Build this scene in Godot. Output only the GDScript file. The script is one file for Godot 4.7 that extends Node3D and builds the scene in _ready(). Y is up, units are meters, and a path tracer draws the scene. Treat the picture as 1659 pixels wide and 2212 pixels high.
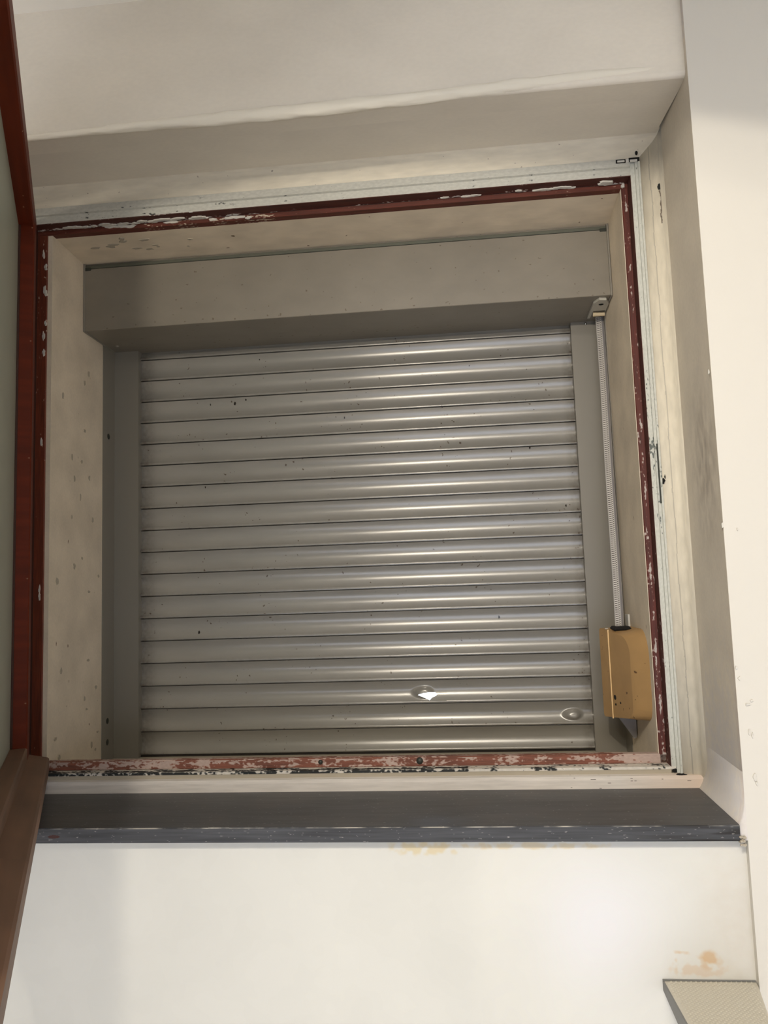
extends Node3D
# A shuttered window in a deep reveal, seen from a small room. Metres, y up, the room side of the window wall is z = 0, the eye is at y = 0.

const FLOOR := -1.6
const CEIL := 0.7905
const ZF := -0.166      # room side of the window frame
const ZB := -0.186      # bottom of the frame's rebate
const XL := -0.6119     # inner reveal, left
const XR := 0.2437      # inner reveal, right
const ZG := -0.4064     # front of the shutter guides
const ZC := -0.4144     # shutter curtain
const Y0 := 0.4395      # top of the first whole slat
const PITCH := 0.0384

var names := {}
var mats := {}

# ------------------------------------------------------------------ naming
func numbered(n: String) -> String:
	if not names.has(n):
		names[n] = 0
		return n
	names[n] += 1
	return "%s_%03d" % [n, names[n]]

func tag(o: Node3D, label: String, category: String, kind := "", group := "") -> Node3D:
	o.set_meta("label", label)
	o.set_meta("category", category)
	if kind: o.set_meta("kind", kind)
	if group: o.set_meta("group", group)
	return o

func thing(called: String, label: String, category: String, at := Vector3.ZERO, kind := "", group := "") -> Node3D:
	var o := Node3D.new()
	o.name = numbered(called)
	add_child(o)
	o.position = at
	tag(o, label, category, kind, group)
	return o

func obj(called: String, st: SurfaceTool, m: Material, parent: Node3D, label := "") -> MeshInstance3D:
	var o := MeshInstance3D.new()
	o.name = called
	st.generate_normals()
	o.mesh = st.commit()
	o.material_override = m
	o.cast_shadow = GeometryInstance3D.SHADOW_CASTING_SETTING_ON
	parent.add_child(o, true)
	if label: o.set_meta("label", label)
	return o

# ------------------------------------------------------------------ shapes (points are counter-clockwise seen from outside; written clockwise)
func mb(smooth := false) -> SurfaceTool:
	var st := SurfaceTool.new()
	st.begin(Mesh.PRIMITIVE_TRIANGLES)
	st.set_smooth_group(0 if smooth else -1)
	return st

func uvp(p: Vector3, n: Vector3) -> Vector2:
	var a := n.abs()
	if a.x >= a.y and a.x >= a.z: return Vector2(p.z, p.y)
	if a.y >= a.z: return Vector2(p.x, p.z)
	return Vector2(p.x, p.y)

func tri(st: SurfaceTool, a: Vector3, b: Vector3, c: Vector3) -> void:
	var n := (b - a).cross(c - a)
	for p in [a, c, b]:
		st.set_uv(uvp(p, n))
		st.add_vertex(p)

func quad(st: SurfaceTool, a: Vector3, b: Vector3, c: Vector3, d: Vector3) -> void:
	var n := (c - a).cross(d - b)
	for p in [a, c, b, a, d, c]:
		st.set_uv(uvp(p, n))
		st.add_vertex(p)

func quv(st: SurfaceTool, p: Array, uv: Array) -> void:
	for k in [0, 2, 1, 0, 3, 2]:
		st.set_uv(uv[k])
		st.add_vertex(p[k])

# a box with chamfered edges, optionally in a turned frame
func box(st: SurfaceTool, lo: Vector3, hi: Vector3, b := 0.0015, tr := Transform3D.IDENTITY) -> void:
	b = minf(b, 0.49 * minf(hi.x - lo.x, minf(hi.y - lo.y, hi.z - lo.z)))
	var P := func(sx: int, sy: int, sz: int, ax: int) -> Vector3:
		var v := Vector3(hi.x if sx > 0 else lo.x, hi.y if sy > 0 else lo.y, hi.z if sz > 0 else lo.z)
		if ax != 0: v.x -= sx * b
		if ax != 1: v.y -= sy * b
		if ax != 2: v.z -= sz * b
		return tr * v
	for s in [-1, 1]:
		var q := [[P.call(s, -1, -1, 0), P.call(s, 1, -1, 0), P.call(s, 1, 1, 0), P.call(s, -1, 1, 0)],
			[P.call(-1, s, -1, 1), P.call(-1, s, 1, 1), P.call(1, s, 1, 1), P.call(1, s, -1, 1)],
			[P.call(-1, -1, s, 2), P.call(1, -1, s, 2), P.call(1, 1, s, 2), P.call(-1, 1, s, 2)]]
		for f in q:
			if s > 0: quad(st, f[0], f[1], f[2], f[3])
			else: quad(st, f[3], f[2], f[1], f[0])
	if b <= 0.0: return
	for s in [-1, 1]:
		for t in [-1, 1]:
			var e := [[P.call(s, t, -1, 0), P.call(s, t, 1, 0), P.call(s, t, 1, 1), P.call(s, t, -1, 1)],
				[P.call(-1, s, t, 1), P.call(1, s, t, 1), P.call(1, s, t, 2), P.call(-1, s, t, 2)],
				[P.call(t, -1, s, 2), P.call(t, 1, s, 2), P.call(t, 1, s, 0), P.call(t, -1, s, 0)]]
			for f in e:
				if s * t > 0: quad(st, f[3], f[2], f[1], f[0])
				else: quad(st, f[0], f[1], f[2], f[3])
			for u in [-1, 1]:
				var c := [P.call(s, t, u, 0), P.call(s, t, u, 1), P.call(s, t, u, 2)]
				if s * t * u > 0: tri(st, c[0], c[1], c[2])
				else: tri(st, c[2], c[1], c[0])

# a plan outline (x, z), listed counter-clockwise seen from above with z towards the viewer, raised from y0 to y1
func prism(st: SurfaceTool, out: Array, y0: float, y1: float) -> void:
	var n := out.size()
	var area := 0.0
	for i in n: area += out[i].x * out[(i + 1) % n].y - out[(i + 1) % n].x * out[i].y
	for i in n:
		var a: Vector2 = out[i]
		var b: Vector2 = out[(i + 1) % n]
		if area > 0:
			a = b
			b = out[i]
		quad(st, Vector3(a.x, y0, a.y), Vector3(b.x, y0, b.y), Vector3(b.x, y1, b.y), Vector3(a.x, y1, a.y))
	var idx := Geometry2D.triangulate_polygon(PackedVector2Array(out))
	for k in range(0, idx.size(), 3):
		var p := [out[idx[k]], out[idx[k + 1]], out[idx[k + 2]]]
		for top in [true, false]:
			var y: float = y1 if top else y0
			var v := [Vector3(p[0].x, y, p[0].y), Vector3(p[1].x, y, p[1].y), Vector3(p[2].x, y, p[2].y)]
			var up: bool = (v[1] - v[0]).cross(v[2] - v[0]).y > 0
			if up == top: tri(st, v[0], v[1], v[2])
			else: tri(st, v[2], v[1], v[0])

# a profile (y, z) swept along x from x0 to x1, closed, with end caps; the profile runs counter-clockwise seen from +x (z to the left)
func along_x(st: SurfaceTool, prof: Array, x0: float, x1: float, cols := 1, caps := true, smooth_from := -1, smooth_to := -1) -> void:
	var n := prof.size()
	var area := 0.0
	for i in n: area += prof[i].x * prof[(i + 1) % n].y - prof[(i + 1) % n].x * prof[i].y
	for i in n:
		st.set_smooth_group(0 if i >= smooth_from and i < smooth_to else -1)
		var a: Vector2 = prof[i]
		var b: Vector2 = prof[(i + 1) % n]
		for c in cols:
			var xa := lerpf(x0, x1, float(c) / cols)
			var xb := lerpf(x0, x1, float(c + 1) / cols)
			if area < 0: quad(st, Vector3(xa, a.x, a.y), Vector3(xb, a.x, a.y), Vector3(xb, b.x, b.y), Vector3(xa, b.x, b.y))
			else: quad(st, Vector3(xa, a.x, a.y), Vector3(xa, b.x, b.y), Vector3(xb, b.x, b.y), Vector3(xb, a.x, a.y))
	st.set_smooth_group(-1)
	if caps:
		var poly := PackedVector2Array(prof)
		var idx := Geometry2D.triangulate_polygon(poly)
		for k in range(0, idx.size(), 3):
			for e in [x0, x1]:
				var v := [Vector3(e, poly[idx[k]].x, poly[idx[k]].y), Vector3(e, poly[idx[k + 1]].x, poly[idx[k + 1]].y), Vector3(e, poly[idx[k + 2]].x, poly[idx[k + 2]].y)]
				var right: bool = (v[1] - v[0]).cross(v[2] - v[0]).x > 0
				if right == (e == x1): tri(st, v[0], v[1], v[2])
				else: tri(st, v[2], v[1], v[0])

func disc(st: SurfaceTool, c: Vector3, n: Vector3, r: float, h: float, k := 16, tip := 0.0) -> void:   # a short round head standing on a surface
	n = n.normalized()
	var u := n.cross(Vector3.UP if absf(n.y) < 0.9 else Vector3.RIGHT).normalized()
	var w := n.cross(u)
	for i in k:
		var a0 := TAU * i / k
		var a1 := TAU * (i + 1) / k
		var p0 := c + (u * cos(a0) + w * sin(a0)) * r
		var p1 := c + (u * cos(a1) + w * sin(a1)) * r
		var q0 := c + n * h + (u * cos(a0) + w * sin(a0)) * r * 0.8
		var q1 := c + n * h + (u * cos(a1) + w * sin(a1)) * r * 0.8
		quad(st, p0, p1, q1, q0)
		tri(st, q0, q1, c + n * (h + tip))

# a thin irregular patch of flaked paint or plaster on a surface, with a raised edge
func flake(st: SurfaceTool, c: Vector3, u: Vector3, v: Vector3, ru: float, rv: float, h: float, rng: RandomNumberGenerator, k := 14) -> void:
	var n := u.cross(v).normalized()
	var rim := []
	for i in k:
		var a := TAU * i / k
		var r := rng.randf_range(0.55, 1.05)
		rim.append(c + u * cos(a) * ru * r + v * sin(a) * rv * r)
	for i in k:
		var p: Vector3 = rim[i]
		var q: Vector3 = rim[(i + 1) % k]
		var p2 := c + (p - c) * 0.9 + n * h * rng.randf_range(0.8, 1.1)
		var q2 := c + (q - c) * 0.9 + n * h
		quad(st, p - n * 0.0005, q - n * 0.0005, q2, p2)
		tri(st, p2, q2, c + n * h)

# ------------------------------------------------------------------ textures
func noise(sd: int, freq: float, oct := 4) -> FastNoiseLite:
	var f := FastNoiseLite.new()
	f.seed = sd
	f.noise_type = FastNoiseLite.TYPE_SIMPLEX_SMOOTH
	f.frequency = freq
	f.fractal_octaves = oct
	return f

func tex(w: int, h: int, fn: Callable) -> ImageTexture:
	var im := Image.create(w, h, false, Image.FORMAT_RGB8)
	for j in h:
		for i in w:
			im.set_pixel(i, j, fn.call(i, j))
	return ImageTexture.create_from_image(im)

func relief(sd: int, freq: float, strength: float, size := 512) -> NoiseTexture2D:
	var t := NoiseTexture2D.new()
	t.width = size
	t.height = size
	t.seamless = true
	t.as_normal_map = true
	t.bump_strength = strength
	t.noise = noise(sd, freq, 5)
	return t

func mat(c: Color, rough := 0.8, metal := 0.0, spec := 0.5) -> StandardMaterial3D:
	var m := StandardMaterial3D.new()
	m.albedo_color = c
	m.roughness = rough
	m.metallic = metal
	m.metallic_specular = spec
	return m

# a material whose texture covers the rectangle x0..x1, y0..y1 of the shape's own flat coordinates
func tmat(t: Texture2D, x0: float, x1: float, y0: float, y1: float, rough := 0.8, spec := 0.5) -> StandardMaterial3D:
	var m := mat(Color.WHITE, rough, 0.0, spec)
	m.albedo_texture = t
	m.uv1_scale = Vector3(1.0 / (x1 - x0), -1.0 / (y1 - y0), 1)
	m.uv1_offset = Vector3(-x0 / (x1 - x0), y1 / (y1 - y0), 0)
	return m

func c8(r: float, g: float, b: float) -> Color:
	return Color(r / 255.0, g / 255.0, b / 255.0)

func mixc(a: Color, b: Color, t: float) -> Color:
	return a.lerp(b, clampf(t, 0.0, 1.0))

func blot(x: float, y: float, cx: float, cy: float, rx: float, ry: float) -> float:
	return exp(-(pow((x - cx) / rx, 2.0) + pow((y - cy) / ry, 2.0)))

# flaking paint on brown wood: wide by 64, long axis along the board; cover 0..1 is how much white is left
func peel(sd: int, w: int, h: int, wood: Color, paint: Color, fn: Callable, tall := false) -> ImageTexture:
	var a := noise(sd, 0.02, 5)
	var b := noise(sd + 1, 0.11, 3)
	var g := noise(sd + 2, 0.25, 2)
	var f := func(i: int, j: int) -> Color:
		var l := float(j if tall else i)
		var s := float(i if tall else j)
		var len := float(h if tall else w)
		var wid := float(w if tall else h)
		var grain := 1.0 + 0.22 * g.get_noise_2d(l * 0.08, s * 2.0) + 0.15 * a.get_noise_2d(l * 0.4, s * 3.0)
		var wd := Color(wood.r * grain, wood.g * grain, wood.b * grain)
		var q: float = fn.call(l / len, s / wid) + 0.55 * a.get_noise_2d(l, s * 2.4) + 0.35 * b.get_noise_2d(l, s)
		var pt := paint * (1.0 + 0.06 * b.get_noise_2d(l + 500, s))
		return mixc(wd, pt, (q - 0.5) * 9.0)
	return tex(w, h, f)

func materials() -> void:
	var rel := relief(5, 0.012, 1.2)
	var fine := relief(9, 0.05, 0.8)
	# white emulsion of the wall below the slate, with rust-brown stains by the corner shelf and a yellow run under the slate
	var n1 := noise(11, 0.006, 4)
	var n2 := noise(12, 0.05, 3)
	var f := func(i: int, j: int) -> Color:
		var x := lerpf(-0.75, 0.30, i / 1024.0)
		var y := lerpf(-0.26, -0.62, j / 384.0)
		var c := c8(217, 216, 209) * (1.0 + 0.018 * n1.get_noise_2d(i, j))
		c = mixc(c, c8(226, 226, 230), 0.8 * blot(x, y, 0.13, -0.36, 0.07, 0.07))  # cool patch of light painted into the wall colour
		var w := n2.get_noise_2d(i, j)
		c = mixc(c, c8(206, 165, 120), clampf((blot(x, y, 0.241, -0.398, 0.012, 0.009) + 0.8 * blot(x, y, 0.206, -0.402, 0.004, 0.012) + 0.7 * blot(x, y, 0.213, -0.391, 0.008, 0.0025)) * (1.0 + 1.6 * w) - 0.25, 0.0, 0.75))
		c = mixc(c, c8(212, 180, 150), clampf(blot(x, y, 0.232, -0.408, 0.03, 0.008) * (0.8 + 1.8 * w) - 0.3, 0.0, 0.4))
		c = mixc(c, c8(214, 190, 138), clampf(blot(x, y, -0.06, -0.281, 0.045, 0.008) * (0.9 + 1.5 * w) - 0.3, 0.0, 0.5))
		c = mixc(c, c8(214, 192, 150), clampf(blot(x, y, 0.05, -0.279, 0.10, 0.004) * (0.9 + 1.5 * w) - 0.3, 0.0, 0.5))
		c = mixc(c, c8(204, 195, 182), 0.45 * blot(x, y, 0.275, -0.36, 0.04, 0.10) * (1.0 + 0.35 * w))  # shade beside the projecting right wall, painted into the wall colour
		return c
	mats.white_wall = tmat(tex(1024, 384, f), -0.75, 0.30, -0.62, -0.26, 0.88, 0.2)
	var wr := relief(21, 0.02, 0.5)
	mats.white_wall.normal_enabled = true
	mats.white_wall.normal_texture = wr
	mats.white_wall.normal_scale = 0.25
	mats.white = mat(c8(214, 210, 201), 0.75, 0, 0.4)
	mats.white.normal_enabled = true
	mats.white.normal_texture = rel
	mats.white.normal_scale = 0.4
	mats.white.uv1_triplanar = true
	mats.white.uv1_scale = Vector3(2.2, 2.2, 2.2)
	mats.ceiling = mat(c8(246, 243, 236), 0.9)
	mats.room = mat(c8(228, 225, 218), 0.9)
	mats.floor = mat(c8(228, 214, 190), 0.6)  # pale warm tone lets the unseen floor bounce light onto the soffit
	# light grey coat on the lintel and the outer reveal
	var f2 := func(i: int, j: int) -> Color:
		return c8(230, 223, 210) * (1.0 + 0.035 * n1.get_noise_2d(i * 1.4, j * 1.4) + 0.012 * n2.get_noise_2d(i * 4.0, j * 4.0))
	mats.grey_paint = tmat(tex(512, 256, f2), -0.75, 0.30, 0.55, 0.85, 0.6, 0.4)
	mats.grey_paint.normal_enabled = true
	mats.grey_paint.normal_texture = fine
	mats.grey_paint.normal_scale = 0.12
	var f2b := func(i: int, j: int) -> Color:
		var z := lerpf(-0.17, 0.03, i / 200.0)
		var y := lerpf(0.66, -0.28, j / 940.0)
		var c := c8(222, 213, 198) * (1.0 + 0.04 * n1.get_noise_2d(i * 2.0, j * 2.0) + 0.02 * n2.get_noise_2d(i * 3.0, j * 3.0))
		c = mixc(c, c8(150, 140, 128), 0.5 * blot(z, y, -0.05, 0.15, 0.05, 0.08) * (0.6 + n2.get_noise_2d(i, j * 0.5)))
		c = mixc(c, c8(205, 202, 204), 0.7 * clampf(blot(z, y, -0.07, -0.24, 0.12, 0.12) * 1.3 + 0.5 * n2.get_noise_2d(i + 90, j) - 0.2, 0.0, 1.0))
		c = mixc(c, c8(196, 180, 176), 0.6 * clampf(blot(z, y, 0.01, -0.16, 0.02, 0.16) + 0.6 * n2.get_noise_2d(i * 2 + 30, j) - 0.5, 0.0, 1.0))
		return c
	mats.grey_jamb = tmat(tex(200, 940, f2b), -0.17, 0.03, -0.28, 0.66, 0.6, 0.4)
	# raw cream plaster round the frame
	var n3 := noise(14, 0.03, 4)
	var f3 := func(i: int, j: int) -> Color:
		var c := c8(224, 216, 198) * (1.0 + 0.05 * n3.get_noise_2d(i * 0.6, j * 2.0))
		if n2.get_noise_2d(i * 1.7, j * 1.7) > 0.70: c = c8(150, 140, 128)
		return c
	mats.band = tmat(tex(1024, 64, f3), -0.66, 0.30, 0.60, 0.645, 0.85, 0.3)
	mats.band.normal_enabled = true
	mats.band.normal_texture = fine
	mats.band.normal_scale = 0.3
	var f3b := func(i: int, j: int) -> Color:
		var x := lerpf(0.262, 0.300, i / 64.0)
		var y := lerpf(0.65, -0.26, j / 1024.0)
		var c := c8(222, 214, 196) * (1.0 + 0.05 * n3.get_noise_2d(i * 2.0, j * 0.8))
		var lx := 0.2795 + 0.0015 * n3.get_noise_2d(0.0, j * 0.4)
		if absf(x - lx) < 0.0006: c = c * 0.86
		var cx := 0.2905 + 0.0022 * n2.get_noise_2d(7.0, j * 0.9)
		if y < 0.553 and y > 0.505 and absf(x - cx) < 0.0007: c = c8(120, 108, 95)
		if blot(x, y, 0.2900, 0.558, 0.0022, 0.005) > 0.4: c = c8(52, 54, 52)
		return c
	mats.band_side = tmat(tex(64, 1024, f3b), 0.262, 0.300, -0.26, 0.65, 0.85, 0.3)
	var f3c := func(i: int, j: int) -> Color:
		var c := c8(214, 208, 202) * (1.0 + 0.06 * n3.get_noise_2d(i * 0.5, j * 3.0))
		if i > 900: c = mixc(c, c8(216, 196, 180), (i - 900) / 124.0)
		if n2.get_noise_2d(i * 0.7, j * 2.5) > (0.62 if i > 820 else 0.80): c = c8(60, 52, 48)
		return c
	mats.band_low = tmat(tex(1024, 48, f3c), -0.66, 0.30, -0.258, -0.236, 0.8, 0.3)
	# dusty plaster of the inner reveal
	var n4 := noise(17, 0.009, 4)
	var n5 := noise(18, 0.09, 2)
	var f4 := func(i: int, j: int) -> Color:
		var c := c8(220, 207, 186) * (1.0 + 0.07 * n4.get_noise_2d(i, j) + 0.02 * n5.get_noise_2d(i * 2, j * 2))
		var v := n5.get_noise_2d(i * 0.8, j * 0.5)
		var low := clampf((j - 420.0) / 360.0, 0.0, 1.0)
		if v > 0.88 - 0.14 * low: c = mixc(c, c8(92, 70, 52), (v - 0.80 + 0.12 * low) * 5.0)
		if n5.get_noise_2d(i * 0.35 + 300, j * 0.2) > 0.80: c = mixc(c, c8(140, 128, 112), 0.6)
		return c
	mats.reveal = tmat(tex(384, 880, f4), -0.50, -0.17, -0.27, 0.60, 0.85, 0.3)
	mats.reveal.normal_enabled = true
	mats.reveal.normal_texture = rel
	mats.reveal.normal_scale = 0.5
	var f4b := func(i: int, j: int) -> Color:
		var c := c8(220, 206, 183) * (1.0 + 0.07 * n4.get_noise_2d(i, j * 2.0))
		var v := n5.get_noise_2d(i * 0.5, j * 0.6)
		if v > 0.78: c = mixc(c, c8(110, 92, 74), (v - 0.64) * 6.0)
		return c
	mats.reveal_top = tmat(tex(1024, 128, f4b), -0.62, 0.25, -0.30, -0.18, 0.85, 0.3)
	mats.reveal_top.normal_enabled = true
	mats.reveal_top.normal_texture = rel
	mats.reveal_top.normal_scale = 0.6
	# slate
	var f5 := func(i: int, j: int) -> Color:
		var g := 1.0 + 0.10 * n4.get_noise_2d(i * 0.5, j * 3.0) + 0.10 * n3.get_noise_2d(i * 0.25, j * 2.0)
		var c := c8(80, 80, 82) * g
		c = mixc(c, c8(92, 86, 84), 0.35 * clampf(n4.get_noise_2d(i + 900, j + 40) * 2.0, 0.0, 1.0))
		if n5.get_noise_2d(i * 1.3, j * 3.1) > 0.70: c = mixc(c, c8(170, 170, 165), 0.7)
		if j < 2: c = mixc(c, c8(190, 186, 176), 0.3 + 0.6 * n3.get_noise_2d(i, 3))
		return c
	mats.slate = tmat(tex(1024, 200, f5), -0.70, 0.29, -0.17, 0.016, 0.5, 0.5)
	mats.slate.normal_enabled = true
	mats.slate.normal_texture = fine
	mats.slate.normal_scale = 0.3
	var f5b := func(i: int, j: int) -> Color:
		var g := 1.0 + 0.22 * n4.get_noise_2d(i * 0.6, j * 6.0) + 0.14 * n3.get_noise_2d(i * 0.4, j * 4.0)
		var c := c8(68, 69, 72) * g
		c = mixc(c, c8(40, 38, 36), clampf((i - 880.0) / 110.0, 0.0, 1.0) * clampf(0.35 + 1.8 * n4.get_noise_2d(i * 0.7, j * 8.0), 0.0, 1.0))
		if j < 3: c = mixc(c, c8(196, 190, 178), clampf(0.3 + 1.5 * n3.get_noise_2d(i * 0.7, 3), 0.0, 0.9))
		if n5.get_noise_2d(i * 1.1, j * 2.2) > 0.66: c = mixc(c, c8(180, 176, 170), 0.7)
		if blot(i, j, 213.0, 22.0, 9.0, 5.0) > 0.5: c = c8(64, 36, 32)
		return c
	mats.slate_edge = tmat(tex(1024, 40, f5b), -0.70, 0.29, -0.2715, -0.2548, 0.6, 0.4)
	# lacquered aluminium of the shutter: dust, runs and specks of dirt
	var spots := [[-0.3952, 0.3521, 0.0028], [-0.4642, -0.0464, 0.0032], [0.0503, -0.0368, 0.0030], [-0.44, 0.353, 0.0014], [-0.375, 0.358, 0.0016], [-0.45, 0.205, 0.0015], [-0.215, 0.318, 0.0016], [-0.20, 0.316, 0.0013], [0.115, 0.246, 0.0018], [-0.22, 0.222, 0.0016], [-0.03, 0.325, 0.0016], [0.02, 0.395, 0.0016], [0.17, 0.145, 0.002], [-0.35, 0.43, 0.0015]]
	var f6 := func(i: int, j: int) -> Color:
		var x := lerpf(-0.58, 0.21, i / 1024.0)
		var y := lerpf(0.48, -0.27, j / 972.0)
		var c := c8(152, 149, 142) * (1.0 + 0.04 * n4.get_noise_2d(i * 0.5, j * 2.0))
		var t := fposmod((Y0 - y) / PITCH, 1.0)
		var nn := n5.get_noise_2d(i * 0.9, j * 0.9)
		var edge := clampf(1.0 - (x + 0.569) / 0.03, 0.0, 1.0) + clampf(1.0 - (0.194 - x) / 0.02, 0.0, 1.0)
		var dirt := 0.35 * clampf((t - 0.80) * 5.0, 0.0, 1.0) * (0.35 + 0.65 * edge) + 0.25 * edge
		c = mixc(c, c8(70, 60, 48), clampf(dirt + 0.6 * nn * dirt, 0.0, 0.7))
		if nn > 0.66 and n4.get_noise_2d(i + 300, j) > 0.25: c = mixc(c, c8(70, 58, 46), 0.7)
		for s in spots:
			if absf(x - s[0]) < 0.006 and absf(y - s[1]) < 0.006 and blot(x, y, s[0], s[1], s[2] * 0.6, s[2]) > 0.45 + 0.5 * nn: c = c8(32, 26, 22)
		return c
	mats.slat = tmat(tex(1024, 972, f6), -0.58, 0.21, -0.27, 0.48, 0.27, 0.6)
	mats.slat.metallic = 0.16
	mats.lacquer = mat(c8(134, 129, 119), 0.42, 0, 0.5)
	mats.lacquer.normal_enabled = true
	mats.lacquer.normal_texture = fine
	mats.lacquer.normal_scale = 0.05
	var f6b := func(i: int, j: int) -> Color:
		var c := c8(131, 124, 112) * (1.0 + 0.04 * n4.get_noise_2d(i, j * 2.0))
		var v := n5.get_noise_2d(i * 0.7, j * 1.1)
		if v > 0.74 or (j > 116 and v > 0.62): c = mixc(c, c8(92, 78, 62), 0.7)
		return c
	mats.shutter_box = tmat(tex(1024, 128, f6b), -0.62, 0.25, 0.452, 0.572, 0.42, 0.5)
	mats.dark_metal = mat(c8(58, 60, 54), 0.5, 0.3)
	mats.olive = mat(c8(92, 94, 82), 0.5)
	mats.rubber = mat(c8(40, 34, 28), 0.9)
	# frame: dark red-brown stain under flaking white paint
	var wood := c8(88, 38, 24)
	var white := c8(206, 204, 200)
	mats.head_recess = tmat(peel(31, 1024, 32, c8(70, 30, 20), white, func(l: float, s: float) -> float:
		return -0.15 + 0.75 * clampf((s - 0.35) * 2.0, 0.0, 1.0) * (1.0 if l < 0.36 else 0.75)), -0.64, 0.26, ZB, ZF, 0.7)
	mats.head_lip = tmat(peel(32, 1024, 24, wood, c8(196, 184, 164), func(l: float, s: float) -> float:
		return 0.30 if l > 0.18 and l < 0.42 else 0.12), -0.64, 0.26, 0.5725, 0.5805, 0.6)
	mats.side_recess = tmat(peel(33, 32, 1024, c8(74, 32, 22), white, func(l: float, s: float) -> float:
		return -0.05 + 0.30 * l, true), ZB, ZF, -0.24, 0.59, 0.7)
	mats.side_lip = tmat(peel(34, 24, 1024, c8(84, 34, 24), c8(186, 176, 168), func(l: float, s: float) -> float:
		return 0.16 + 0.16 * l + 0.28 * clampf(1.0 - absf(s - 0.5) * 4.0, 0.0, 1.0), true), 0.2437, 0.2545, -0.24, 0.59, 0.6)
	mats.side_lip_left = tmat(peel(35, 32, 1024, c8(104, 48, 28), c8(190, 172, 156), func(l: float, s: float) -> float:
		return 0.24 - 0.25 * l + 0.25 * maxf(0.0, l - 0.85), true), -0.6345, -0.6185, -0.24, 0.59, 0.6)
	mats.sill_lip = tmat(peel(36, 1024, 24, c8(122, 74, 58), c8(182, 160, 149), func(l: float, s: float) -> float:
		return (0.54 if l < 0.93 else 0.85) + (0.18 if l > 0.12 and l < 0.3 else 0.0) - 0.12 * s), -0.64, 0.26, -0.2293, -0.2165, 0.7)
	mats.sill_floor = tmat(peel(37, 1024, 24, c8(36, 38, 38), c8(214, 208, 198), func(l: float, s: float) -> float:
		return (0.42 + 0.5 * absf(s - 0.35) if l < 0.70 else 0.75)), -0.64, 0.26, ZB, ZF, 0.7)
	mats.frame_paint = tmat(peel(38, 1024, 48, c8(60, 60, 58), c8(192, 191, 182), func(l: float, s: float) -> float:
		return 1.08 - (0.22 if l < 0.4 else 0.1) * s), -0.64, 0.27, 0.58, 0.605, 0.6)
	mats.frame_paint_side = tmat(peel(39, 32, 1024, c8(92, 98, 94), c8(200, 201, 192), func(l: float, s: float) -> float:
		return 1.02 - 0.22 * exp(-pow((l - 0.5) / 0.12, 2.0)), true), 0.253, 0.268, -0.25, 0.605, 0.6)
	mats.putty = mat(c8(176, 166, 148), 0.85)
	mats.filler = mat(c8(236, 230, 216), 0.8)
	mats.flake = mat(c8(205, 200, 190), 0.85)
	# varnished sash
	var f7 := func(i: int, j: int) -> Color:
		var g := 1.0 + 0.16 * n3.get_noise_2d(i * 0.25, j * 3.0) + 0.12 * n4.get_noise_2d(i, j)
		var c := c8(98, 38, 19) * g
		if n5.get_noise_2d(i * 1.1, j * 1.1) > 0.74: c = c8(176, 150, 128)
		return c
	mats.sash = mat(Color.WHITE, 0.5, 0.0, 0.3)
	mats.sash.albedo_texture = tex(256, 128, f7)
	mats.sash.uv1_scale = Vector3(2, 6, 1)
	var f8 := func(i: int, j: int) -> Color:
		return c8(112, 84, 66) * (1.0 + 0.12 * n3.get_noise_2d(i * 0.25, j * 2.0) + 0.14 * n4.get_noise_2d(i, j))
	mats.bar = mat(Color.WHITE, 0.6)
	mats.bar.albedo_texture = tex(256, 128, f8)
	mats.bar.uv1_scale = Vector3(2, 6, 1)
	mats.glass = mat(Color(0.68, 0.695, 0.64, 0.85), 0.4, 0.0, 0.25)
	mats.glass.transparency = BaseMaterial3D.TRANSPARENCY_ALPHA
	# winder, strap, shelf
	var f9 := func(i: int, j: int) -> Color:
		var c := c8(176, 140, 92) * (1.0 + 0.05 * n4.get_noise_2d(i * 2, j * 2))
		if n5.get_noise_2d(i * 0.8, j * 0.8) > 0.72: c = c8(96, 68, 40)
		return c
	mats.winder = tmat(tex(160, 160, f9), -0.34, -0.19, -0.21, -0.04, 0.5)
	mats.seam = mat(c8(222, 184, 128), 0.5)
	mats.hole = mat(c8(16, 13, 11), 0.9)
	mats.plate = mat(c8(206, 204, 198), 0.6)
	mats.tab = mat(c8(158, 156, 158), 0.6)
	var f10 := func(i: int, j: int) -> Color:
		var s := i / 48.0
		var ph := fposmod(j / 12.0 + (0.0 if s < 0.5 else 0.5), 1.0)
		var c := c8(176, 172, 166)
		if (s > 0.12 and s < 0.34) or (s > 0.42 and s < 0.62): c = c8(206, 202, 194) if ph < 0.5 else c8(104, 98, 96)
		elif s > 0.70 and s < 0.90: c = c8(128, 124, 124)
		return c
	mats.strap = mat(Color.WHITE, 0.75)
	mats.strap.albedo_texture = tex(48, 48, f10)
	mats.bracket = mat(c8(186, 182, 170), 0.55)
	mats.cream = mat(c8(212, 194, 160), 0.6)
	mats.shelf_top = mat(c8(198, 192, 178), 0.45)
	mats.shelf_side = mat(c8(116, 116, 114), 0.5)
	mats.steel = mat(c8(200, 200, 200), 0.25, 1.0)
	mats.dark_wood = mat(c8(60, 30, 20), 0.7)
	var glow := mat(c8(255, 236, 208), 0.5)
	glow.emission_enabled = true
	glow.emission = c8(255, 232, 200)
	glow.emission_energy_multiplier = 1.0
	mats.glow = glow
	var cool := mat(c8(225, 235, 255), 0.5)
	cool.emission_enabled = true
	cool.emission = c8(205, 222, 255)
	cool.emission_energy_multiplier = 1.0
	mats.cool = cool

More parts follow.
